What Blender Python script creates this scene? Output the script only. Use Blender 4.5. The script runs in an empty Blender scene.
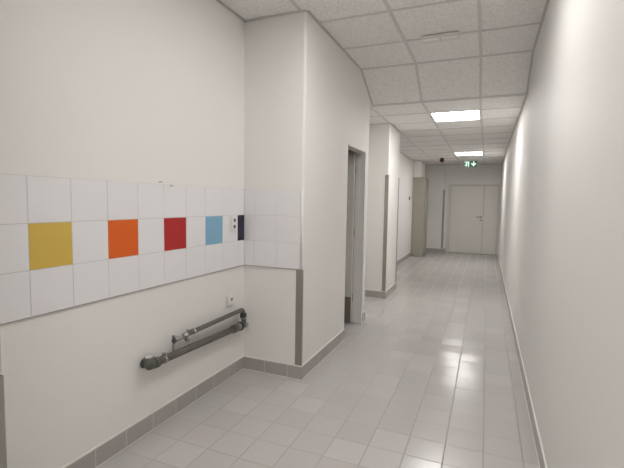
import bpy, bmesh, math, random
from mathutils import Vector, Matrix
random.seed(7)
S = bpy.context.scene
COL = S.collection

# ------------------------------------------------------------------ camera
F_PX, YAW, PITCH, ROLL, HC = 416.39, 0.395, -0.0759, 0.0169, 1.3776
cd = bpy.data.cameras.new('camera'); cam = bpy.data.objects.new('camera', cd); COL.objects.link(cam)
cd.sensor_width = 36.0; cd.lens = 36.0 * F_PX / 624.0; cd.clip_start = 0.02
fw = Vector((-math.sin(YAW)*math.cos(PITCH), math.cos(YAW)*math.cos(PITCH), math.sin(PITCH)))
rt0 = Vector((math.cos(YAW), math.sin(YAW), 0)); up0 = rt0.cross(fw)
rt = rt0*math.cos(ROLL) + up0*math.sin(ROLL); up = -rt0*math.sin(ROLL) + up0*math.cos(ROLL)
M = Matrix((rt, up, -fw)).transposed().to_4x4(); M.translation = Vector((0, 0, HC))
cam.matrix_world = M
S.camera = cam

# ------------------------------------------------------------------ world, exposure
w = bpy.data.worlds.new('world'); S.world = w; w.use_nodes = True
w.node_tree.nodes['Background'].inputs[0].default_value = (0.8, 0.85, 1.0, 1)
w.node_tree.nodes['Background'].inputs[1].default_value = 0.05
vs = S.view_settings
vs.view_transform = 'Standard'; vs.look = 'None'; vs.gamma = 1.0; vs.use_curve_mapping = False
vs.exposure = 0.60
PANEL_NEAR, PANEL_FAR = 12.0, 17.0          # strengths of the ceiling light panels
PANEL_COLOR = (1.0, 0.985, 0.965, 1)

# ------------------------------------------------------------------ dimensions (metres)
LX, BX, R = -1.798, -1.276, 0.331          # niche wall, projecting wall, right wall
YN, YR = 0.74, 2.884                       # niche from YN to YR
H1, H2 = 2.767, 2.501                      # near and far ceiling heights
YS0, YS1 = 4.302, 4.80                     # sloped ceiling strip
D0, D1, DZ = 3.945, 4.578, 1.962             # small doorway
YB = 4.715                                  # end of the projecting wall
CX, YC, YC2 = -1.303, 5.92, 6.69           # second pillar
YE0, YE = 12.50, 12.60                     # end wall, door wall
YK = -3.2                                  # behind the camera
GX0 = -0.111                               # ceiling grid line
GY0 = 3.702

# ------------------------------------------------------------------ materials
def new_mat(name, color, rough=0.5, metal=0.0, spec=0.5):
    m = bpy.data.materials.new(name); m.use_nodes = True
    b = m.node_tree.nodes['Principled BSDF']
    b.inputs['Base Color'].default_value = (*color, 1); b.inputs['Roughness'].default_value = rough
    b.inputs['Metallic'].default_value = metal; b.inputs['Specular IOR Level'].default_value = spec
    return m
class NT:
    def __init__(s, m): s.t = m.node_tree; s.b = s.t.nodes['Principled BSDF']
    def n(s, kind, **kw):
        x = s.t.nodes.new(kind)
        for k, v in kw.items(): setattr(x, k, v)
        return x
    def l(s, a, b): s.t.links.new(a, b)
    def coord(s): return s.n('ShaderNodeTexCoord').outputs['Object']
    def noise(s, vec, scale, detail=2, rough=0.5):
        x = s.n('ShaderNodeTexNoise'); x.inputs['Scale'].default_value = scale
        x.inputs['Detail'].default_value = detail; x.inputs['Roughness'].default_value = rough
        s.l(vec, x.inputs['Vector']); return x
    def math(s, op, a, b=None, c=None):
        x = s.n('ShaderNodeMath', operation=op)
        for i, v in enumerate((a, b, c)):
            if v is None: continue
            if isinstance(v, (int, float)): x.inputs[i].default_value = v
            else: s.l(v, x.inputs[i])
        return x.outputs[0]
    def mix(s, fac, a, b):
        x = s.n('ShaderNodeMix', data_type='RGBA')
        if isinstance(fac, (int, float)): x.inputs[0].default_value = fac
        else: s.l(fac, x.inputs[0])
        for i, v in ((6, a), (7, b)):
            if isinstance(v, tuple): x.inputs[i].default_value = (*v, 1)
            else: s.l(v, x.inputs[i])
        return x.outputs[2]
    def bump(s, h, strength, dist, prev=None):
        x = s.n('ShaderNodeBump'); x.inputs['Strength'].default_value = strength
        x.inputs['Distance'].default_value = dist; s.l(h, x.inputs['Height'])
        if prev is not None: s.l(prev, x.inputs['Normal'])
        return x.outputs[0]

def paint(name, col, rough=0.5, wave=0.0):
    m = new_mat(name, col, rough, spec=0.35); t = NT(m); c = t.coord()
    n1 = t.noise(c, 1.3, 3); n2 = t.noise(c, 220, 3)
    dark = tuple(v*0.965 for v in col)
    t.l(t.mix(n1.outputs[0], dark, col), t.b.inputs['Base Color'])
    b = t.bump(n2.outputs[0], 0.12, 0.002)
    if wave:
        mp = t.n('ShaderNodeMapping'); mp.inputs['Scale'].default_value = (1, 1, 0.12); t.l(c, mp.inputs[0])
        n3 = t.noise(mp.outputs[0], 1.9, 2); b = t.bump(n3.outputs[0], 1.0, wave, b)
    t.l(b, t.b.inputs['Normal'])
    return m
WALL = paint('wall_paint', (0.86, 0.84, 0.81), 0.6)
WALLR = paint('wall_paint_gloss', (0.82, 0.805, 0.78), 0.6, 0.006)
COLW = WALL

def grid_mat(name, body, var, grout, pitch, off, axes, gw, rough, bump=0.0015, tilt=0.0, vmix=1.0, mottle=0.0):
    """square tiles laid on the two given axes, joint lines at off + k*pitch"""
    m = new_mat(name, body, rough); t = NT(m); c = t.coord()
    sp = t.n('ShaderNodeSeparateXYZ'); t.l(c, sp.inputs[0])
    cells, edges = [], []
    for ax, o, p in zip(axes, off, pitch):
        v = t.math('DIVIDE', t.math('SUBTRACT', sp.outputs[ax], o), p)
        cells.append(t.math('FLOOR', v)); f = t.math('FRACT', v)
        e = t.math('MULTIPLY', t.math('MINIMUM', f, t.math('SUBTRACT', 1.0, f)), p)
        edges.append(e)
    e = t.math('MINIMUM', *edges) if len(edges) == 2 else edges[0]
    mr = t.n('ShaderNodeMapRange'); mr.inputs['From Min'].default_value = gw*0.35; mr.inputs['From Max'].default_value = gw*0.75
    t.l(e, mr.inputs['Value']); tile = mr.outputs[0]
    cb = t.n('ShaderNodeCombineXYZ')
    for i, q in enumerate(cells): t.l(q, cb.inputs[i])
    wn = t.n('ShaderNodeTexWhiteNoise', noise_dimensions='3D'); t.l(cb.outputs[0], wn.inputs['Vector'])
    ramp = t.n('ShaderNodeValToRGB'); t.l(wn.outputs[0], ramp.inputs[0])
    el = ramp.color_ramp.elements; el[0].color = (*var[0], 1); el[1].color = (*var[-1], 1)
    for i, v in enumerate(var[1:-1]):
        x = el.new((i+1)/(len(var)-1)); x.color = (*v, 1)
    base = ramp.outputs[0]
    if mottle:
        nz = t.noise(c, 45, 4, 0.7)
        base = t.mix(t.math('MULTIPLY', nz.outputs[0], mottle), base, tuple(v*0.7 for v in body))
    t.l(t.mix(tile, grout, base), t.b.inputs['Base Color'])
    rr = rough
    t.l(t.math('ADD', t.math('MULTIPLY', t.math('SUBTRACT', 1.0, tile), 0.35), rr), t.b.inputs['Roughness'])
    b = t.bump(tile, 0.8, bump)
    if tilt:
        geo = t.n('ShaderNodeNewGeometry')
        v1 = t.n('ShaderNodeVectorMath', operation='SUBTRACT'); t.l(wn.outputs['Color'], v1.inputs[0]); v1.inputs[1].default_value = (0.5, 0.5, 0.5)
        v2 = t.n('ShaderNodeVectorMath', operation='SCALE'); t.l(v1.outputs[0], v2.inputs[0]); v2.inputs['Scale'].default_value = tilt
        v3 = t.n('ShaderNodeVectorMath', operation='ADD'); t.l(v2.outputs[0], v3.inputs[0]); t.l(b, v3.inputs[1])
        v4 = t.n('ShaderNodeVectorMath', operation='NORMALIZE'); t.l(v3.outputs[0], v4.inputs[0]); b = v4.outputs[0]
    t.l(b, t.b.inputs['Normal'])
    return m
FLOOR = grid_mat('grey_floor_tiles', (0.42, 0.40, 0.385),
                 [(0.515, 0.488, 0.478), (0.545, 0.508, 0.50), (0.525, 0.505, 0.492), (0.575, 0.55, 0.538)],
                 (0.37, 0.355, 0.335), (0.2022, 0.2), (0.0445, 2.632), (0, 1), 0.0062, 0.2, 0.0012, 0.026)
def base_mat(name, axis, off):
    return grid_mat(name, (0.43, 0.405, 0.39), [(0.42, 0.392, 0.378), (0.465, 0.435, 0.42)],
                    (0.60, 0.58, 0.55), (0.2,), (off,), (axis,), 0.005, 0.33, 0.001, mottle=0.25)
BASE_Y = base_mat('skirting_tiles_y', 1, 2.463)
BASE_X = base_mat('skirting_tiles_x', 0, -1.392)
CAULK = new_mat('white_caulk', (0.78, 0.76, 0.72), 0.6)
GROUT = new_mat('tile_grout', (0.60, 0.585, 0.575), 0.8)
GROUT_DARK = new_mat('lower_tile_edge', (0.42, 0.40, 0.37), 0.7)

def glaze(name, col, rough=0.16):
    m = new_mat(name, col, rough); t = NT(m); c = t.coord()
    n = t.noise(c, 18, 2); t.l(t.bump(n.outputs[0], 0.06, 0.003), t.b.inputs['Normal'])
    n2 = t.noise(c, 90, 2)
    t.l(t.mix(n2.outputs[0], tuple(v*0.97 for v in col), col), t.b.inputs['Base Color'])
    return m
TW = glaze('white_glaze', (0.87, 0.855, 0.865))
TY = glaze('yellow_glaze', (0.72, 0.50, 0.095)); TO = glaze('orange_glaze', (0.80, 0.135, 0.012))
TR = glaze('red_glaze', (0.47, 0.014, 0.016)); TB = glaze('light_blue_glaze', (0.23, 0.46, 0.63)); TN = glaze('navy_glaze', (0.008, 0.011, 0.035))
TRIMW = new_mat('white_corner_trim', (0.82, 0.80, 0.79), 0.35)

CT = new_mat('mineral_ceiling_tile', (0.62, 0.60, 0.575), 0.9, spec=0.1)
t = NT(CT); c = t.coord(); v = t.n('ShaderNodeTexVoronoi'); v.inputs['Scale'].default_value = 75; t.l(c, v.inputs['Vector'])
n = t.noise(c, 60, 5, 0.75)
rm = t.n('ShaderNodeMapRange'); rm.inputs['From Min'].default_value = 0.36; rm.inputs['From Max'].default_value = 0.56; t.l(n.outputs[0], rm.inputs['Value'])
t.l(t.mix(rm.outputs[0], (0.76, 0.74, 0.72), (0.93, 0.915, 0.895)), t.b.inputs['Base Color'])
t.l(t.bump(n.outputs[0], 0.5, 0.004), t.b.inputs['Normal'])
CG = new_mat('ceiling_grid_metal', (0.68, 0.67, 0.655), 0.5, spec=0.3)
ANG = new_mat('ceiling_edge_metal', (0.60, 0.59, 0.575), 0.5, spec=0.3)
STEEL = new_mat('brushed_steel', (0.30, 0.285, 0.25), 0.38, 0.65)
t = NT(STEEL); c = t.coord(); mp = t.n('ShaderNodeMapping'); mp.inputs['Scale'].default_value = (60, 60, 1.5); t.l(c, mp.inputs[0])
n = t.noise(mp.outputs[0], 6, 3); t.l(t.mix(n.outputs[0], (0.30, 0.285, 0.25), (0.42, 0.40, 0.36)), t.b.inputs['Base Color'])
FRAME = new_mat('grey_door_frame_paint', (0.78, 0.765, 0.735), 0.4)
LEAF = new_mat('grey_beige_door_paint', (0.74, 0.73, 0.69), 0.4)
DOORW = new_mat('white_door_laminate', (0.80, 0.775, 0.73), 0.4)
GAP = new_mat('dark_gap_backing', (0.05, 0.045, 0.04), 0.8)
CAB = new_mat('olive_cabinet_paint', (0.36, 0.343, 0.28), 0.42)
CAB2 = new_mat('olive_cabinet_door_paint', (0.385, 0.365, 0.30), 0.42)
PVC = new_mat('grey_pipe_plastic', (0.115, 0.11, 0.10), 0.42)
t = NT(PVC); c = t.coord(); n = t.noise(c, 14, 4); t.l(t.mix(n.outputs[0], (0.085, 0.08, 0.07), (0.155, 0.15, 0.135)), t.b.inputs['Base Color'])
PVCL = new_mat('pale_grey_pipe_plastic', (0.32, 0.31, 0.29), 0.4)
DARKP = new_mat('black_plastic', (0.035, 0.035, 0.035), 0.4)
CHROME = new_mat('chrome', (0.50, 0.495, 0.48), 0.25, 1.0)
SOCK = new_mat('white_switch_plastic', (0.80, 0.79, 0.76), 0.3)
SOCKD = new_mat('socket_hole', (0.10, 0.095, 0.09), 0.6)
LAMPB = new_mat('pale_lamp_housing', (0.74, 0.73, 0.70), 0.45)
LAMPD = new_mat('frosted_lamp_cover', (0.92, 0.92, 0.90), 0.25)
RED = new_mat('dark_red_plastic', (0.085, 0.018, 0.012), 0.4)
REDL = new_mat('red_lens', (0.25, 0.02, 0.015), 0.2)
PANELF = new_mat('white_panel_frame', (0.80, 0.79, 0.77), 0.5)
def emit(name, col, st):
    m = new_mat(name, col[:3], 0.5); b = m.node_tree.nodes['Principled BSDF']
    b.inputs['Emission Color'].default_value = col; b.inputs['Emission Strength'].default_value = st; return m
PN = emit('lit_panel_near', PANEL_COLOR, PANEL_NEAR); PF = emit('lit_panel_far', PANEL_COLOR, PANEL_FAR)
EXG = emit('exit_green', (0.02, 0.10, 0.06, 1), 0.35); EXW = emit('exit_white', (0.75, 0.95, 0.85, 1), 0.75)

# ------------------------------------------------------------------ mesh helpers
def prism(bm, pts, z0, z1, mi=0):
    a = [bm.verts.new((x, y, z0)) for x, y in pts]; b = [bm.verts.new((x, y, z1)) for x, y in pts]
    fs = [bm.faces.new(a[::-1]), bm.faces.new(b)]
    n = len(pts)
    for i in range(n): fs.append(bm.faces.new((a[i], a[(i+1) % n], b[(i+1) % n], b[i])))
    for f in fs: f.material_index = mi
    return fs
def box(bm, x0, x1, y0, y1, z0, z1, mi=0, bev=0.0, seg=2):
    fs = prism(bm, [(x0, y0), (x1, y0), (x1, y1), (x0, y1)], z0, z1, mi)
    if bev:
        es = list({e for f in fs for e in f.edges})
        r = bmesh.ops.bevel(bm, geom=es, offset=bev, segments=seg, profile=0.5, affect='EDGES')
        for f in r['faces']: f.material_index = mi
def rounded(pts, which, r=0.014, n=5):
    out = []
    for i, p in enumerate(pts):
        if i not in which: out.append(p); continue
        P = Vector(p); A = (Vector(pts[i-1])-P).normalized(); B = (Vector(pts[(i+1) % len(pts)])-P).normalized()
        Cc = P + A*r + B*r
        s = P + A*r; e = P + B*r; s_ = s-Cc; e_ = e-Cc; a0 = math.atan2(s_.y, s_.x); a1 = math.atan2(e_.y, e_.x)
        d = (a1-a0+math.pi) % (2*math.pi) - math.pi
        for k in range(n+1):
            a = a0 + d*k/n; out.append((Cc.x+r*math.cos(a), Cc.y+r*math.sin(a)))
    return out
def tube(bm, pts, r, seg=20, mi=0, cap=True):
    """round tube through the points; r is one radius or one per point"""
    pts = [Vector(p) for p in pts]; rs = r if isinstance(r, (list, tuple)) else [r]*len(pts)
    rings = []; prev = None
    for i, p in enumerate(pts):
        d = ((pts[i]-pts[i-1]).normalized() if i else Vector()) + ((pts[i+1]-pts[i]).normalized() if i < len(pts)-1 else Vector())
        d.normalize()
        if prev is None:
            u = d.cross(Vector((0, 0, 1)));
            if u.length < 1e-3: u = d.cross(Vector((1, 0, 0)))
        else: u = prev - d*prev.dot(d)
        u.normalize(); prev = u; v = d.cross(u)
        rings.append([bm.verts.new(p + (u*math.cos(2*math.pi*k/seg) + v*math.sin(2*math.pi*k/seg))*rs[i]) for k in range(seg)])
    for a, b in zip(rings, rings[1:]):
        for k in range(seg):
            f = bm.faces.new((a[k], a[(k+1) % seg], b[(k+1) % seg], b[k])); f.smooth = True; f.material_index = mi
    if cap:
        for ring in (rings[0][::-1], rings[-1]):
            f = bm.faces.new(ring); f.material_index = mi
def arc(cn, a, b, r, n=8):
    """quarter bend about corner cn from direction a to direction b"""
    cn, a, b = Vector(cn), Vector(a).normalized(), Vector(b).normalized()
    return [cn + a*r*(1-math.sin(th)) + b*r*(1-math.cos(th)) for th in [math.pi/2*k/n for k in range(n+1)]]
def link(name, bm, mats, parent=None, loc=(0, 0, 0)):
    bmesh.ops.recalc_face_normals(bm, faces=bm.faces)
    me = bpy.data.meshes.new(name); bm.to_mesh(me); bm.free()
    for m in (mats if isinstance(mats, (list, tuple)) else [mats]): me.materials.append(m)
    o = bpy.data.objects.new(name, me); COL.objects.link(o)
    if parent is not None: o.parent = parent
    if parent is None or True: o.location = loc
    return o
def struct(name, bm, mats, label=None, parent=None):
    o = link(name, bm, mats, parent)
    if parent is None: o['kind'] = 'structure'
    if label: o['label'] = label
    return o
def thing(name, label, cat, loc, group=None, rotz=0):
    o = bpy.data.objects.new(name, None); COL.objects.link(o); o.location = loc; o.rotation_euler = (0, 0, rotz)
    o.empty_display_size = 0.1; o['label'] = label; o['category'] = cat
    if group: o['group'] = group
    return o
B = bmesh.new

# ------------------------------------------------------------------ floor
bm = B(); box(bm, -3.1, R+0.1, YK-0.1, YE+0.15, -0.1, 0)
struct('floor', bm, FLOOR, 'grey square floor tiles with thin joints running down the corridor')

# ------------------------------------------------------------------ walls
bm = B(); box(bm, R, R+0.12, YK-0.1, YE+0.15, 0, H1+0.1)
struct('wall_right', bm, WALLR, 'long plain off-white wall on the right of the corridor')
bm = B()
box(bm, LX-0.1, LX, YN-0.9, YR+0.1, 0, H1+0.1)
struct('wall_niche', bm, WALL, 'off-white painted niche wall carrying the tile band and pipes')
bm = B(); box(bm, LX-0.1, LX, YB-0.1, YE+0.15, 0, H1+0.1)
struct('wall_left', bm, WALL, 'off-white painted left wall of the far part of the corridor')
# pillar at the near end of the niche
bm = B(); prism(bm, rounded([(LX, -0.16), (BX, -0.16), (BX, YN), (LX, YN)], (2,)), 0, H1+0.1)
struct('wall_near_pillar', bm, WALL, 'off-white wall projection at the near end of the niche')
bm = B(); box(bm, LX-0.1, LX, YK-0.1, -0.16, 0, H1+0.1)
struct('wall_near', bm, WALL)
bm = B(); box(bm, LX-0.1, R+0.12, YK-0.1, YK, 0, H1+0.1)
struct('wall_back', bm, WALL)
# projecting wall with the narrow doorway
bm = B(); T = 0.10
prism(bm, rounded([(LX-0.1, YR), (BX, YR), (BX, D0), (BX-T, D0), (BX-T, YR+T), (LX-0.1, YR+T)], (1,), 0.02, 7), 0, H1+0.1)
prism(bm, rounded([(BX, D1+0.002), (BX, YB), (LX-0.1, YB), (LX-0.1, YB-T), (BX-T, YB-T), (BX-T, D1+0.002)], (1,)), 0, H1+0.1)
prism(bm, [(BX, D0), (BX, D1+0.002), (BX-T, D1+0.002), (BX-T, D0)], DZ, H1+0.1)
struct('wall_projection', bm, WALL, 'off-white wall projecting past the niche, with a narrow doorway')
# small room behind the doorway
bm = B()
box(bm, -3.05, -2.95, YR, YB, 0, H1+0.1); box(bm, -2.95, LX-0.1, YR, YR+T, 0, H1+0.1); box(bm, -2.95, LX-0.1, YB-T, YB, 0, H1+0.1)
struct('wall_washroom', bm, WALL)
bm = B(); box(bm, -2.95, BX-T, YR+T, YB-T, 2.5, 2.55)
struct('ceiling_washroom', bm, CT)
# second pillar
bm = B(); prism(bm, rounded([(LX, YC), (CX, YC), (CX, YC2), (LX, YC2)], (1, 2)), 0, H2+0.1)
struct('wall_far_pillar', bm, WALL, 'off-white square pillar standing out from the left wall')
# end wall and the recess with the double door
bm = B()
EX = -1.115
prism(bm, rounded([(LX, YE0), (EX, YE0), (EX, YE+0.15), (LX, YE+0.15)], (1,)), 0, H2+0.1)
DX0, DX1, DH = -1.045, 0.318, 1.965
box(bm, EX, DX0, YE, YE+0.15, 0, DH); box(bm, DX1, R, YE, YE+0.15, 0, DH)
box(bm, EX, R, YE, YE+0.15, DH, H2+0.1)
struct('wall_end', bm, WALL, 'grey-white end wall of the corridor around the double door')

# ------------------------------------------------------------------ suspended ceiling
lights_cells = []
panels = []      # (x0,x1,y0,y1,z)
def ceiling_plane(bm, x0, x1, y0, y1, z, xl, yl, skip=()):
    g = 0.012
    xs = [x0] + [x for x in xl if x0+0.01 < x < x1-0.01] + [x1]; ys = [y0] + [y for y in yl if y0 < y < y1] + [y1]
    for i in range(len(xs)-1):
        for j in range(len(ys)-1):
            cx, cy = (xs[i]+xs[i+1])/2, (ys[j]+ys[j+1])/2
            if any(a < cx < b and c < cy < d for a, b, c, d in skip): continue
            box(bm, xs[i]+g*0.6, xs[i+1]-g*0.6, ys[j]+g*0.6, ys[j+1]-g*0.6, z+0.006, z+0.02, 0)
    for x in xs[1:-1]: box(bm, x-g, x+g, y0, y1, z, z+0.03, 1)
    for y in ys[1:-1]: box(bm, x0, x1, y-g, y+g, z+0.0008, z+0.03, 1)
XL = sorted(GX0-0.6*k for k in range(-1, 4))
YL1 = [GY0+0.6*k for k in range(-12, 1)]; YL2 = [YS1+0.6*k for k in range(1, 14)]
near_panels = [(GX0-0.6, GX0, GY0-1.8, GY0-1.2), (GX0-0.6, GX0, GY0-4.2, GY0-3.6), (GX0-0.6, GX0, GY0-6.6, GY0-6.0)]  # unseen; first fits the pipe shadow, other two added for near brightness
far_panels = [(GX0-0.6, GX0, YS1+0.6, YS1+1.2), (GX0-0.6, GX0, YS1+4.8, YS1+5.4)]
bm = B()
XG = GX0-1.2
ceiling_plane(bm, LX, XG, YK, YR, H1, XL, YL1, near_panels)
ceiling_plane(bm, XG, R, YK, YS0, H1, XL, YL1, near_panels)
box(bm, XG-0.012, XG+0.012, YK, YR+0.02, H1-0.0004, H1+0.03, 1)
ceiling_plane(bm, LX, R, YS1, YE, H2, XL, YL2, far_panels)
# sloped strip: build flat then shear into place
def slope_box(x0, x1, t0, t1, lo, hi, mi):
    f = lambda t: (YS0 + (YS1-YS0)*t, H1 + (H2-H1)*t)
    L = math.hypot(YS1-YS0, H1-H2); ny, nz = (H1-H2)/L, (YS1-YS0)/L
    vs_ = []
    for x in (x0, x1):
        for tt in (t0, t1):
            for h in (lo, hi):
                y, z = f(tt); vs_.append(bm.verts.new((x, y+ny*h, z+nz*h)))
    for q in ((0, 1, 3, 2), (4, 6, 7, 5), (0, 4, 5, 1), (2, 3, 7, 6), (0, 2, 6, 4), (1, 5, 7, 3)):
        bm.faces.new([vs_[i] for i in q]).material_index = mi
xs = [BX] + sorted(x for x in XL if BX < x < R) + [R]
for a, b_ in zip(xs, xs[1:]): slope_box(a+0.006, b_-0.006, 0.01, 0.99, 0.006, 0.02, 0)
for x in xs[1:-1]: slope_box(x-0.012, x+0.012, 0, 1, 0, 0.03, 1)
slope_box(BX, R, -0.022, 0.022, -0.0005, 0.03, 1); slope_box(BX, R, 0.978, 1.022, -0.0005, 0.03, 1)
# side of the dropped ceiling between projecting wall end and left wall, and roof slab above
box(bm, LX, BX-T, YB, YS1, H2, H2+0.03, 0); box(bm, BX-T, BX, YB, YS1, H2, H2+0.03, 0)
box(bm, LX-0.1, R+0.1, YK, YE+0.1, H1+0.1, H1+0.2, 0)
struct('ceiling', bm, [CT, CG], 'suspended ceiling of speckled square panels with a sloped step')

# angle trim where ceiling meets walls
def angle(segs, name):
    bm = B(); w_ = 0.018
    for (x0, y0, x1, y1, z, nx, ny) in segs:
        xa, xb = sorted((x0, x1)); ya, yb = sorted((y0, y1))
        if nx > 0: xb = xa + w_
        elif nx < 0: xa = xb - w_
        if ny > 0: yb = ya + w_
        elif ny < 0: ya = yb - w_
        box(bm, xa, xb, ya, yb, z-0.003, z+0.004)
    return bm
bm = angle([(R, YK, R, YS0, H1, -1, 0), (R, YS1, R, YE, H2, -1, 0), (EX, YE, R, YE, H2, 0, -1)], '')
f_ = lambda x0, x1: slope_box(x0, x1, 0, 1, -0.003, 0.006, 0)
f_(R-0.018, R)
struct('trim_1', bm, ANG)
bm = angle([(LX, YN, LX, YR, H1, 1, 0), (LX, YR, BX, YR, H1, 0, -1), (BX, YR, BX, YS0, H1, 1, 0), (LX, YN, BX, YN, H1, 0, 1),
            (BX, -0.16, BX, YN, H1, 1, 0)], '')
f_(BX, BX+0.018)
struct('trim_2', bm, ANG)
bm = angle([(LX, YB, BX, YB, H2, 0, 1), (LX, YB, LX, YC, H2, 1, 0), (LX, YC, CX, YC, H2, 0, -1), (CX, YC, CX, YC2, H2, 1, 0),
            (LX, YC2, CX, YC2, H2, 0, 1), (LX, YC2, LX, YE0, H2, 1, 0), (LX, YE0, EX, YE0, H2, 0, -1)], '')
struct('trim_3', bm, ANG)

# ------------------------------------------------------------------ skirting tiles
HB, TB_ = 0.10, 0.009
def skirting(name, segs, mats=(BASE_X, BASE_Y, CAULK)):
    bm = B()
    for (x0, y0, x1, y1, nx, ny) in segs:
        xa, xb = sorted((x0, x1)); ya, yb = sorted((y0, y1)); mi = 0 if ny else 1
        def ext(th):
            X0, X1, Y0, Y1 = xa, xb, ya, yb
            if nx > 0: X1 = X0 + th
            if nx < 0: X0 = X1 - th
            if ny > 0: Y1 = Y0 + th
            if ny < 0: Y0 = Y1 - th
            return X0, X1, Y0, Y1
        box(bm, *ext(TB_), 0, HB, mi)
        box(bm, *ext(TB_*0.95), HB, HB+0.008, 2)
        X0, X1, Y0, Y1 = ext(TB_+0.003); box(bm, X0, X1, Y0, Y1, 0, 0.002, 2)
    return struct(name, bm, list(mats))
t9 = TB_
skirting('baseboard_right', [(R, YK, R, YE, -1, 0)])
skirting('baseboard_niche', [(LX, YN, LX, YR, 1, 0)])
skirting('baseboard_projection', [(LX+t9, YR, BX+t9, YR, 0, -1), (BX, YR, BX, D0-0.001, 1, 0), (BX, D1+0.03, BX, YB+t9, 1, 0), (LX, YB, BX, YB, 0, 1)])
skirting('baseboard_near_pillar', [(LX+t9, YN, BX+t9, YN, 0, 1), (BX, -0.16, BX, YN, 1, 0)])
skirting('baseboard_left', [(LX, YB+t9, LX, YC-t9, 1, 0), (LX, YC2+t9, LX, 11.08, 1, 0)])
skirting('baseboard_far_pillar', [(LX, YC, CX+t9, YC, 0, -1), (CX, YC, CX, YC2, 1, 0), (LX+t9, YC2, CX+t9, YC2, 0, 1)])
skirting('baseboard_end', [(LX, YE0, EX+t9, YE0, 0, -1), (EX, YE0, EX, YE-t9, 1, 0), (EX, YE, DX0, YE, 0, -1)])

# ------------------------------------------------------------------ wall tile band
TS, ZT, J = 0.202, 1.470, 0.0024
ZB = ZT - 3*TS
def tile_x(bm, y0, y1, z0, z1, mi):      # tile on the niche wall (faces +X)
    box(bm, LX+0.001, LX+0.008, y0+J/2, y1-J/2, z0+J/2, z1-J/2, mi, 0.0012, 1)
def tile_y(bm, x0, x1, z0, z1, mi, Y=YR, s=-1):
    ya, yb = sorted((Y+s*0.001, Y+s*0.008)); box(bm, x0+J/2, x1-J/2, ya, yb, z0+J/2, z1-J/2, mi, 0.0012, 1)
YJ = 1.1637
joints = [YN+0.008] + [YJ+TS*k for k in range(-2, 9) if YJ+TS*k > YN+0.02] + [YR-0.008]
bm = B()
box(bm, LX, LX+0.0062, YN, YR, ZB, ZT, 1); box(bm, LX, BX-0.012, YR-0.0062, YR, ZB, ZT, 1); box(bm, LX, BX-0.012, YN, YN+0.0062, ZB, ZT, 1)
colored = {}
for i in range(len(joints)-1):
    for r_ in range(3):
        y0, y1 = joints[i], joints[i+1]; k = round((y0-YJ)/TS) if i else -9
        if r_ == 1 and k in (0, 2, 4, 6, 8): colored[k] = (y0, y1); continue
        tile_x(bm, y0, y1, ZT-TS*(r_+1), ZT-TS*r_, 0)
xj = [LX+0.008, -1.6997, -1.4977, BX-0.022]
for i in range(3):
    for r_ in range(3):
        tile_y(bm, xj[i], xj[i+1], ZT-TS*(r_+1), ZT-TS*r_, 0)
        tile_y(bm, xj[i], xj[i+1], ZT-TS*(r_+1), ZT-TS*r_, 0, YN, 1)
# white caulk on top and dark lower edge, white corner trim
box(bm, LX, LX+0.006, YN, YR, ZT, ZT+0.003, 2); box(bm, LX, BX-0.02, YR-0.006, YR, ZT, ZT+0.003, 2)
box(bm, LX, LX+0.0085, YN, YR, ZB-0.004, ZB, 3); box(bm, LX, BX-0.002, YR-0.0085, YR, ZB-0.004, ZB, 3)
tube(bm, [(BX-0.012, YR-0.001, ZB), (BX-0.012, YR-0.001, ZT)], 0.0095, 14, 4)
band = struct('trim_4', bm, [TW, GROUT, CAULK, GROUT_DARK, TRIMW], 'band of three rows of white square glazed wall tiles around the niche')
names = {0: ('yellow', TY), 2: ('orange', TO), 4: ('red', TR), 6: ('light blue', TB), 8: ('navy', TN)}
for k, (y0, y1) in colored.items():
    bm = B(); tile_x(bm, y0, y1, ZT-TS*2, ZT-TS, 0)
    o = struct('wall_tile', bm, names[k][1], names[k][0] + (' cut' if k == 8 else '') + ' glazed wall tile', band)

# ------------------------------------------------------------------ corner guards (steel angles on outside corners)
def guard(label, x, y, sx, sy, z0, z1, fx=0.05, fy=0.018):
    """angle wrapped round the corner (x, y); wall lies to -X, return flange along X on the side sy"""
    o = B(); th = 0.0025
    # polygon in plan
    e = 0.0012
    ya = sy*(e+th); yi = sy*e
    pts = [(-fx, yi), (-fx, ya), (e+th-0.004, ya), (e+th, ya-sy*0.004), (e+th, -sy*fy), (e, -sy*fy), (e, yi)]
    prism(o, pts, 0, z1-z0)
    g = link('corner_guard', o, STEEL, None, (x, y, z0)); g['label'] = label; g['category'] = 'corner guard'
    g['group'] = 'steel corner guards'
    return g
guard('short steel corner guard under the tile band at the corner right of the pipes', BX, YR, 1, -1, HB+0.008, ZB-0.004, 0.052, 0.012)
guard('short steel corner guard cut off by the left edge of the picture', BX, YN, 1, 1, HB+0.008, ZB-0.004, 0.052, 0.03)
guard('tall steel corner guard on the pillar corner facing the camera, behind the narrow doorway', CX, YC, 1, -1, HB+0.008, 1.785, 0.05, 0.008)
guard('thin steel corner guard on the far edge of the pillar, left of the olive cabinet', CX, YC2, 1, 1, HB+0.008, 1.785, 0.05, 0.045)
guard('distant steel corner guard on the end wall, left of the double door', EX, YE0, 1, -1, HB+0.008, 1.80, 0.05, 0.03)

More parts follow.
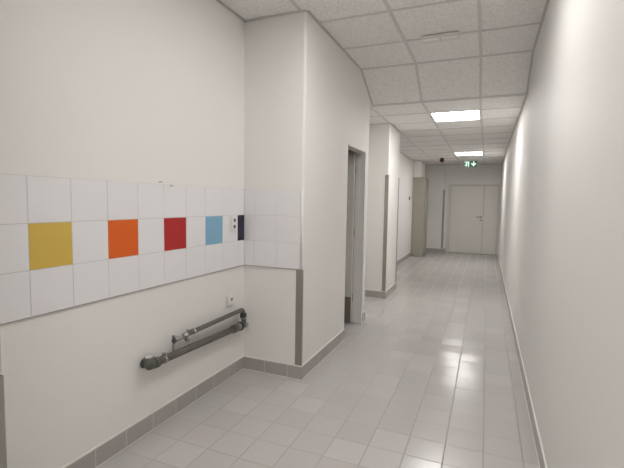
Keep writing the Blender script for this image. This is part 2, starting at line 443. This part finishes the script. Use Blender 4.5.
# ------------------------------------------------------------------ narrow doorway: frame and open leaf
bm = B()
box(bm, BX-T-0.002, BX+0.004, D1-0.022, D1, 0, DZ)                     # far jamb
box(bm, BX-T+0.03, BX-0.055, D1-0.025, D1-0.022, 0, DZ-0.02)             # stop
box(bm, BX-T-0.002, BX-0.003, D0+0.0005, D0+0.004, 0, DZ)
box(bm, BX-T-0.002, BX+0.004, D0+0.004, D1-0.022, DZ-0.02, DZ)
box(bm, BX+0.0005, BX+0.006, D1-0.022, D1+0.028, 0, DZ+0.0)
struct('trim_5', bm, FRAME, 'grey painted metal frame of the narrow doorway')
dr = bpy.data.objects.new('door_1', None); COL.objects.link(dr); dr.location = (BX-T-0.003, D1-0.03, 0); dr['kind'] = 'structure'
dr['label'] = 'pale grey door opened inwards with a dark kick plate'
bm = B(); box(bm, -0.56, 0, -0.045, -0.005, 0.012, DZ-0.03, 0, 0.003, 1); link('door_leaf', bm, LEAF, dr)
bm = B(); box(bm, -0.555, -0.004, -0.049, -0.0451, 0.015, 0.305, 0, 0.001, 1); link('kick_plate', bm, new_mat('kick_plate_brown_grey', (0.22, 0.20, 0.17), 0.45), dr)
bm = B()
for z in (0.25, 1.0, 1.7): tube(bm, [(0.0, -0.004, z), (0.0, -0.004, z+0.09)], 0.007, 10)
link('hinge', bm, STEEL, dr)
bm = B(); tube(bm, [(-0.50, -0.043, 1.03), (-0.50, -0.09, 1.03), (-0.40, -0.09, 1.03)], 0.009, 10); link('door_handle', bm, CHROME, dr)

# ------------------------------------------------------------------ double door at the end
dd = bpy.data.objects.new('door_2', None); COL.objects.link(dd); dd.location = (0, YE, 0); dd['kind'] = 'structure'
dd['label'] = 'pale double door with one wide and one narrow leaf'
XM = -0.078
bm = B(); fwid = 0.085
box(bm, DX0-0.0, DX0+fwid, -0.012, 0.10, 0, DH, 0, 0.002, 1); box(bm, DX1-0.03, DX1, -0.012, 0.10, 0, DH, 0, 0.002, 1)
box(bm, DX0+fwid, DX1-0.03, -0.012, 0.10, DH-0.036, DH, 0, 0.002, 1)
link('door_frame', bm, new_mat('white_door_frame_paint', (0.74, 0.72, 0.68), 0.45), dd)
bm = B(); box(bm, DX0+fwid, DX1-0.03, 0.055, 0.075, 0.0, DH-0.036); link('gap_backing', bm, GAP, dd)  # dark sheet behind both leaves, showing through the gaps
bm = B(); box(bm, DX0+fwid+0.004, XM-0.002, 0.005, 0.05, 0.008, DH-0.042, 0, 0.003, 1)
l1 = link('door_leaf', bm, DOORW, dd)
bm = B(); box(bm, XM+0.003, DX1-0.034, 0.008, 0.05, 0.008, DH-0.042, 0, 0.003, 1)
link('door_leaf', bm, DOORW, dd)
bm = B(); tube(bm, [(XM-0.055, 0.006, 1.045), (XM-0.055, -0.045, 1.045), (XM-0.175, -0.045, 1.045)], 0.011, 12)
tube(bm, [(XM-0.055, 0.006, 1.045), (XM-0.055, -0.004, 1.045)], 0.026, 16); link('door_handle', bm, STEEL, dd)
bm = B(); tube(bm, [(XM-0.055, 0.006, 0.955), (XM-0.055, -0.006, 0.955)], 0.024, 16); link('keyhole_plate', bm, STEEL, dd)

# ------------------------------------------------------------------ cabinet and boxing by the left wall
cb = thing('tall_cabinet', 'tall narrow olive-beige metal cabinet against the far left wall', 'cabinet', (LX+0.003, 11.1, 0))
bm = B(); box(bm, 0, 0.295, 0, 0.62, 0.05, 2.075, 0, 0.006, 2); link('cabinet_body', bm, CAB, cb)
bm = B(); box(bm, 0.01, 0.285, 0.01, 0.61, 0, 0.05); link('plinth', bm, CAB, cb)
bm = B(); box(bm, 0.296, 0.318, 0.012, 0.61, 0.07, 2.06, 0, 0.004, 2); cdr = link('cabinet_door', bm, CAB2, cb)
bm = B(); box(bm, 0.318, 0.334, 0.05, 0.07, 1.02, 1.16, 0, 0.003, 1); link('door_handle', bm, STEEL, cdr)
bx_ = thing('duct_casing', 'off-white boxed casing between the top of the olive cabinet and ceiling', 'casing', (LX+0.003, 11.13, 2.077))
bm = B(); box(bm, 0, 0.20, 0, 0.62, 0, H2-2.081, 0, 0.004, 2); link('casing_body', bm, WALL, bx_)
bm = B(); box(bm, 0, 0.206, -0.004, 0.624, 0, 0.012, 0, 0.002, 1); link('edge_trim', bm, FRAME, bx_)

# ------------------------------------------------------------------ pipes on the niche wall
pw = thing('wall_pipework', 'dark grey plastic drain pipe and thinner pipe above it, fixed low on the niche wall', 'pipes', (LX, 2.25, 0.42))
def PT(y, z, x=0.078):
    y2 = 1.788 + (y-1.776)*1.022; return (x*0.705, y2-2.25, z-0.003-(y-1.776)*0.016-0.42)
bm = B(); tube(bm, [PT(1.815, .432), PT(2.672, .416)], 0.0235, 28); link('drain_pipe', bm, PVC, pw)
bm = B()
tube(bm, [PT(1.845, .4315), PT(1.815, .432)], [0.031, 0.031], 28)
tube(bm, [PT(1.815, .432), PT(1.795, .432), PT(1.78, .432, .074), PT(1.785, .432, .062), PT(1.795, .432, .04), PT(1.80, .432, .0)], [.026, .028, .029, .028, .019, .018], 28)
tube(bm, [PT(1.776, .425), PT(1.776, .462)], 0.027, 28); el_ = link('elbow', bm, PVC, pw)
bm = B(); tube(bm, [PT(1.776, .456), PT(1.776, .459), PT(1.776, .478), PT(1.776, .481)], [.026, .030, .030, .027], 12)
cp = link('screw_cap', bm, PVC, pw)
bm = B(); tube(bm, [PT(1.776, .481), PT(1.776, .485), PT(1.776, .486)], [.022, .021, .017], 20); link('cap_insert', bm, new_mat('pale_metal_disc', (0.66, 0.65, 0.62), 0.35), cp)
bm = B(); tube(bm, [PT(1.79, .432, .0), PT(1.79, .432, .006)], .028, 24); link('wall_collar', bm, PVC, el_)
# pipe clamps
def clamp(y, z, r, withscrew=True):
    bm = B(); n = 24
    tube(bm, [PT(y-.009, z), PT(y+.009, z)], r+.0035, 26)
    if withscrew:
        c0 = Vector(PT(y, z+r+.010)); box(bm, c0.x-.006, c0.x+.010, c0.y-.009, c0.y+.009, c0.z-.012, c0.z+.006, 0, .0015, 1)
        tube(bm, [c0+Vector((-.014, 0, 0)), c0+Vector((.022, 0, 0))], .0045, 10)
        tube(bm, [c0+Vector((.017, 0, 0)), c0+Vector((.025, 0, 0))], .009, 6)
    c1 = PT(y, z); tube(bm, [(0, c1[1], c1[2]), (c1[0]-r, c1[1], c1[2])], .005, 10)
    return link('pipe_clamp', bm, CHROME, pw)
clamp(1.893, .4303, .0235)
# right hand end of the drain pipe
bm = B(); tube(bm, [PT(2.612, .4175), PT(2.665, .4165)], .0305, 28); link('sleeve', bm, PVC, pw)
bm = B(); tube(bm, [PT(2.665, .4165), PT(2.672, .4165), PT(2.708, .416), PT(2.712, .416)], [.022, .027, .027, .022], 24); link('collar', bm, PVCL, pw)
bm = B(); tube(bm, [PT(2.704, .416), PT(2.722, .416)], .034, 24); link('rubber_ring', bm, DARKP, pw)
bm = B(); tube(bm, [PT(2.72, .416), PT(2.755, .416), PT(2.772, .418), PT(2.776, .43)], [.026, .027, .026, .02], 20)
tube(bm, [PT(2.765, .40), PT(2.765, .475)], .019, 18)
tube(bm, [PT(2.765, .416, .078), PT(2.765, .416, .115)], [.014, .012], 14); link('valve_body', bm, PVC, pw)
bm = B(); tube(bm, [PT(2.765, .416, .112), PT(2.765, .416, .118), PT(2.765, .416, .126)], [.019, .022, .018], 10); link('valve_knob', bm, CHROME, pw)
# upper pipe with bend down
bm = B(); tube(bm, [PT(2.085, .525), PT(2.40, .533), PT(2.70, .541)] + [Vector(p) for p in arc(PT(2.757, .544), (0, -1, -.05), (0, 0, -1), .035)] + [PT(2.757, .475)], .0165, 24)
link('upper_pipe', bm, PVC, pw)
bm = B(); tube(bm, [PT(2.757, .512), PT(2.757, .508), PT(2.757, .482), PT(2.757, .478)], [.022, .027, .027, .022], 8); link('union_nut', bm, DARKP, pw)
bm = B(); tube(bm, [PT(2.757, .478), PT(2.757, .466)], .0235, 20); link('ring', bm, PVCL, pw)
def PV(y, z, x=0.078): return PT(y, z+0.016, x)
# angle valve on the left end of the upper pipe
bm = B(); tube(bm, [PV(2.10, .509), PV(2.078, .508), PV(2.075, .508), PV(2.06, .5075)], [.019, .019, .015, .014], 20)
tube(bm, [PV(2.062, .507), PV(2.045, .505), PV(2.0, .502), PV(1.99, .502)], [.012, .015, .015, .011], 20)
tube(bm, [PV(2.03, .505), PV(2.03, .505, .0)], .010, 16)
tube(bm, [PV(2.05, .505), PV(2.075, .487, .092)], .009, 12)
vb = link('angle_valve', bm, CHROME, pw)
bm = B(); tube(bm, [PV(2.075, .487, .092), PV(2.082, .482, .096), PV(2.092, .475, .101)], [.013, .016, .012], 8); link('valve_stem', bm, STEEL, vb)
bm = B()
tube(bm, [PV(1.995, .502), PV(1.985, .502), PV(1.975, .502), PV(1.972, .502)], [.011, .016, .016, .012], 8)
box(bm, *(lambda p: (p[0]-.006, p[0]+.006, p[1]-.007, p[1]+.004, p[2]-.020, p[2]+.026))(PV(1.98, .502)), 0, .002, 1)
link('valve_handle', bm, new_mat('dark_grey_metal', (0.10, 0.098, 0.09), 0.45), vb)
bm = B(); tube(bm, [PV(1.998, .50, .06), PV(1.99, .48, .06), PV(1.985, .435, .06)], .006, 12); link('thin_pipe', bm, PVCL, pw)
clamp(2.16, .5285, .0165, False)

# ------------------------------------------------------------------ sockets, switch, screws
def cyl_x(bm, x0, x1, y, z, r, seg=18, mi=0): tube(bm, [(x0, y, z), (x1, y, z)], r, seg, mi)
so = thing('double_socket', 'white upright double wall socket on the tiles between light blue and navy tile', 'socket', (LX+0.008, 2.705, 1.205))
bm = B(); box(bm, 0.001, .010, -.038, .038, -.058, .058, 0, .003, 2); link('back_plate', bm, SOCK, so)
bm = B(); box(bm, .010, .019, -.033, .033, -.052, .052, 0, .003, 3); link('socket_cover', bm, SOCK, so)
for z in (.026, -.022):
    bm = B(); cyl_x(bm, .0192, .021, .0, z, .0195, 24); sf = link('socket_ring', bm, SOCK, so)
    bm = B(); cyl_x(bm, .0212, .0218, .0, z, .0145, 24); link('socket_hole', bm, SOCKD, sf)
so = thing('single_socket', 'small white single wall socket on painted wall above the pipes', 'socket', (LX, 2.672, .615))
bm = B(); box(bm, 0.001, .008, -.043, .043, -.044, .044, 0, .003, 2); link('back_plate', bm, SOCK, so)
bm = B(); box(bm, .008, .020, -.036, .036, -.038, .038, 0, .006, 3); link('socket_cover', bm, SOCK, so)
bm = B(); cyl_x(bm, .020, .0225, .008, .008, .019, 24); sf = link('socket_ring', bm, SOCK, so)
bm = B(); cyl_x(bm, .0226, .0232, .008, .008, .011, 20); link('socket_hole', bm, SOCKD, sf)
sw = thing('light_switch', 'small dark switch on the far left wall beside the olive cabinet', 'switch', (LX, 10.6, 1.52))
bm = B(); box(bm, 0.001, .012, -.045, .045, -.045, .045, 0, .003, 2); link('back_plate', bm, DARKP, sw)
bm = B(); box(bm, .012, .02, -.028, .028, -.03, .03, 0, .003, 2); link('rocker', bm, SOCKD, sw)
for i, (y, z, lb) in enumerate(((1.938, 1.482, 'left one of two small screws at the top edge of the wall tiles'), (2.022, 1.463, 'right one of two small screws at the top edge of the wall tiles'))):
    sc = thing('wall_screw', lb, 'screw', (LX+(.0 if i == 0 else .008), y, z), 'screws in the wall')
    bm = B(); cyl_x(bm, 0, .018, 0, 0, .0022, 10); link('shank', bm, STEEL, sc)
    bm = B(); tube(bm, [(.018, 0, 0), (.020, 0, 0), (.0235, 0, 0)], [.003, .0052, .004], 12); link('screw_head', bm, CHROME if i == 0 else STEEL, sc)

# ------------------------------------------------------------------ ceiling fittings
def panel(label, cell, z, em):
    x0, x1, y0, y1 = cell; cx, cy = (x0+x1)/2, (y0+y1)/2
    t_ = thing('ceiling_light_panel', label, 'ceiling light', (cx, cy, z), 'square ceiling light panels'); h = .287
    bm = B()
    for a in ((-h, h, -h, -h+.012), (-h, h, h-.012, h), (-h, -h+.012, -h+.012, h-.012), (h-.012, h, -h+.012, h-.012)): box(bm, *a, .0, .03)
    link('frame', bm, PANELF, t_)
    bm = B(); box(bm, -h+.012, h-.012, -h+.012, h-.012, .006, .02); link('diffuser', bm, em, t_)
panel('nearer and larger-looking of the two lit square ceiling panels', far_panels[0], H2, PF)
panel('farther lit square ceiling panel, just in front of the exit sign', far_panels[1], H2, PF)
panel('lit square ceiling panel over the niche, above the top of the picture', near_panels[0], H1, PN)
panel('unseen lit square ceiling panel added right above the camera', near_panels[1], H1, PN)  # added out of view to light the near floor more evenly
panel('unseen lit square ceiling panel added well behind the camera', near_panels[2], H1, PN)  # added out of view to brighten the near end

el2 = thing('emergency_light', 'flat white emergency light fixed under the near ceiling panels', 'emergency light', (-.415, 3.675, H1-.001))
bm = B(); box(bm, -.15, .15, -.045, .045, -.022, -.0, 0, .003, 2); link('housing', bm, LAMPB, el2)
for x0, x1 in ((-.143, .0), (.006, .143)):
    bm = B(); box(bm, x0, x1, -.038, .038, -.040, -.022, 0, .007, 3); link('lamp_cover', bm, LAMPD, el2)

ex = thing('exit_sign', 'green and white emergency exit sign hanging from the ceiling before the double door', 'exit sign', (-.42, 11.2, H2-.002))
bm = B(); box(bm, -.155, .155, -.02, .02, -.03, 0, 0, .002, 1); link('mounting_rail', bm, LAMPB, ex)
bm = B(); box(bm, -.155, .155, -.012, .012, -.178, -.03, 0, .002, 1); sg = link('sign_panel', bm, EXG, ex)
def poly(bm, pts, y, d=.0015):
    a = [bm.verts.new((x, y, z)) for x, z in pts]; b = [bm.verts.new((x, y-d, z)) for x, z in pts]; n = len(pts)
    bm.faces.new(a); bm.faces.new(b[::-1])
    for i in range(n): bm.faces.new((a[i], a[(i+1) % n], b[(i+1) % n], b[i]))
def bar(bm, p, q, w_, y):
    p, q = Vector(p), Vector(q); n = (q-p).normalized(); n = Vector((-n.y, n.x))*w_/2
    poly(bm, [tuple(p+n), tuple(q+n), tuple(q-n), tuple(p-n)], y)
bm = B()
poly(bm, [(-.142, -.045), (-.03, -.045), (-.03, -.165), (-.052, -.165), (-.052, -.062), (-.142, -.062)], -.0122)   # door frame
# running figure
cx_, cz_ = -.082, -.078
poly(bm, [(cx_+.011*math.cos(a*math.pi/6), cz_+.011*math.sin(a*math.pi/6)) for a in range(12)], -.0122)
bar(bm, (-.085, -.092), (-.098, -.125), .018, -.0122); bar(bm, (-.098, -.122), (-.080, -.142), .011, -.0124); bar(bm, (-.080, -.140), (-.084, -.165), .010, -.0126)
bar(bm, (-.098, -.124), (-.118, -.145), .011, -.0128); bar(bm, (-.116, -.145), (-.142, -.147), .009, -.0130)
bar(bm, (-.088, -.094), (-.118, -.098), .008, -.0132); bar(bm, (-.116, -.098), (-.128, -.116), .008, -.0134); bar(bm, (-.085, -.096), (-.064, -.112), .008, -.0136)
link('running_figure_symbol', bm, EXW, sg)
bm = B(); bar(bm, (.078, -.042), (.078, -.12), .026, -.0122); poly(bm, [(.022, -.085), (.040, -.085), (.078, -.125), (.116, -.085), (.134, -.085), (.134, -.10), (.078, -.158), (.022, -.10)], -.0124)
link('down_arrow_symbol', bm, EXW, sg)

sr = thing('fire_alarm_sounder', 'small dark red fire alarm sounder under the ceiling, left of exit sign', 'fire alarm', (-1.045, 10.6, H2-.002))
bm = B(); tube(bm, [(0, 0, 0), (0, 0, -.03)], .046, 24); link('base', bm, RED, sr)
bm = B(); box(bm, -.052, .052, -.04, .04, -.088, -.030, 0, .008, 2); link('sounder_body', bm, RED, sr)
bm = B(); tube(bm, [(0, 0, -.085), (0, 0, -.10), (0, 0, -.108)], [.03, .028, .016], 20); link('lens', bm, REDL, sr)
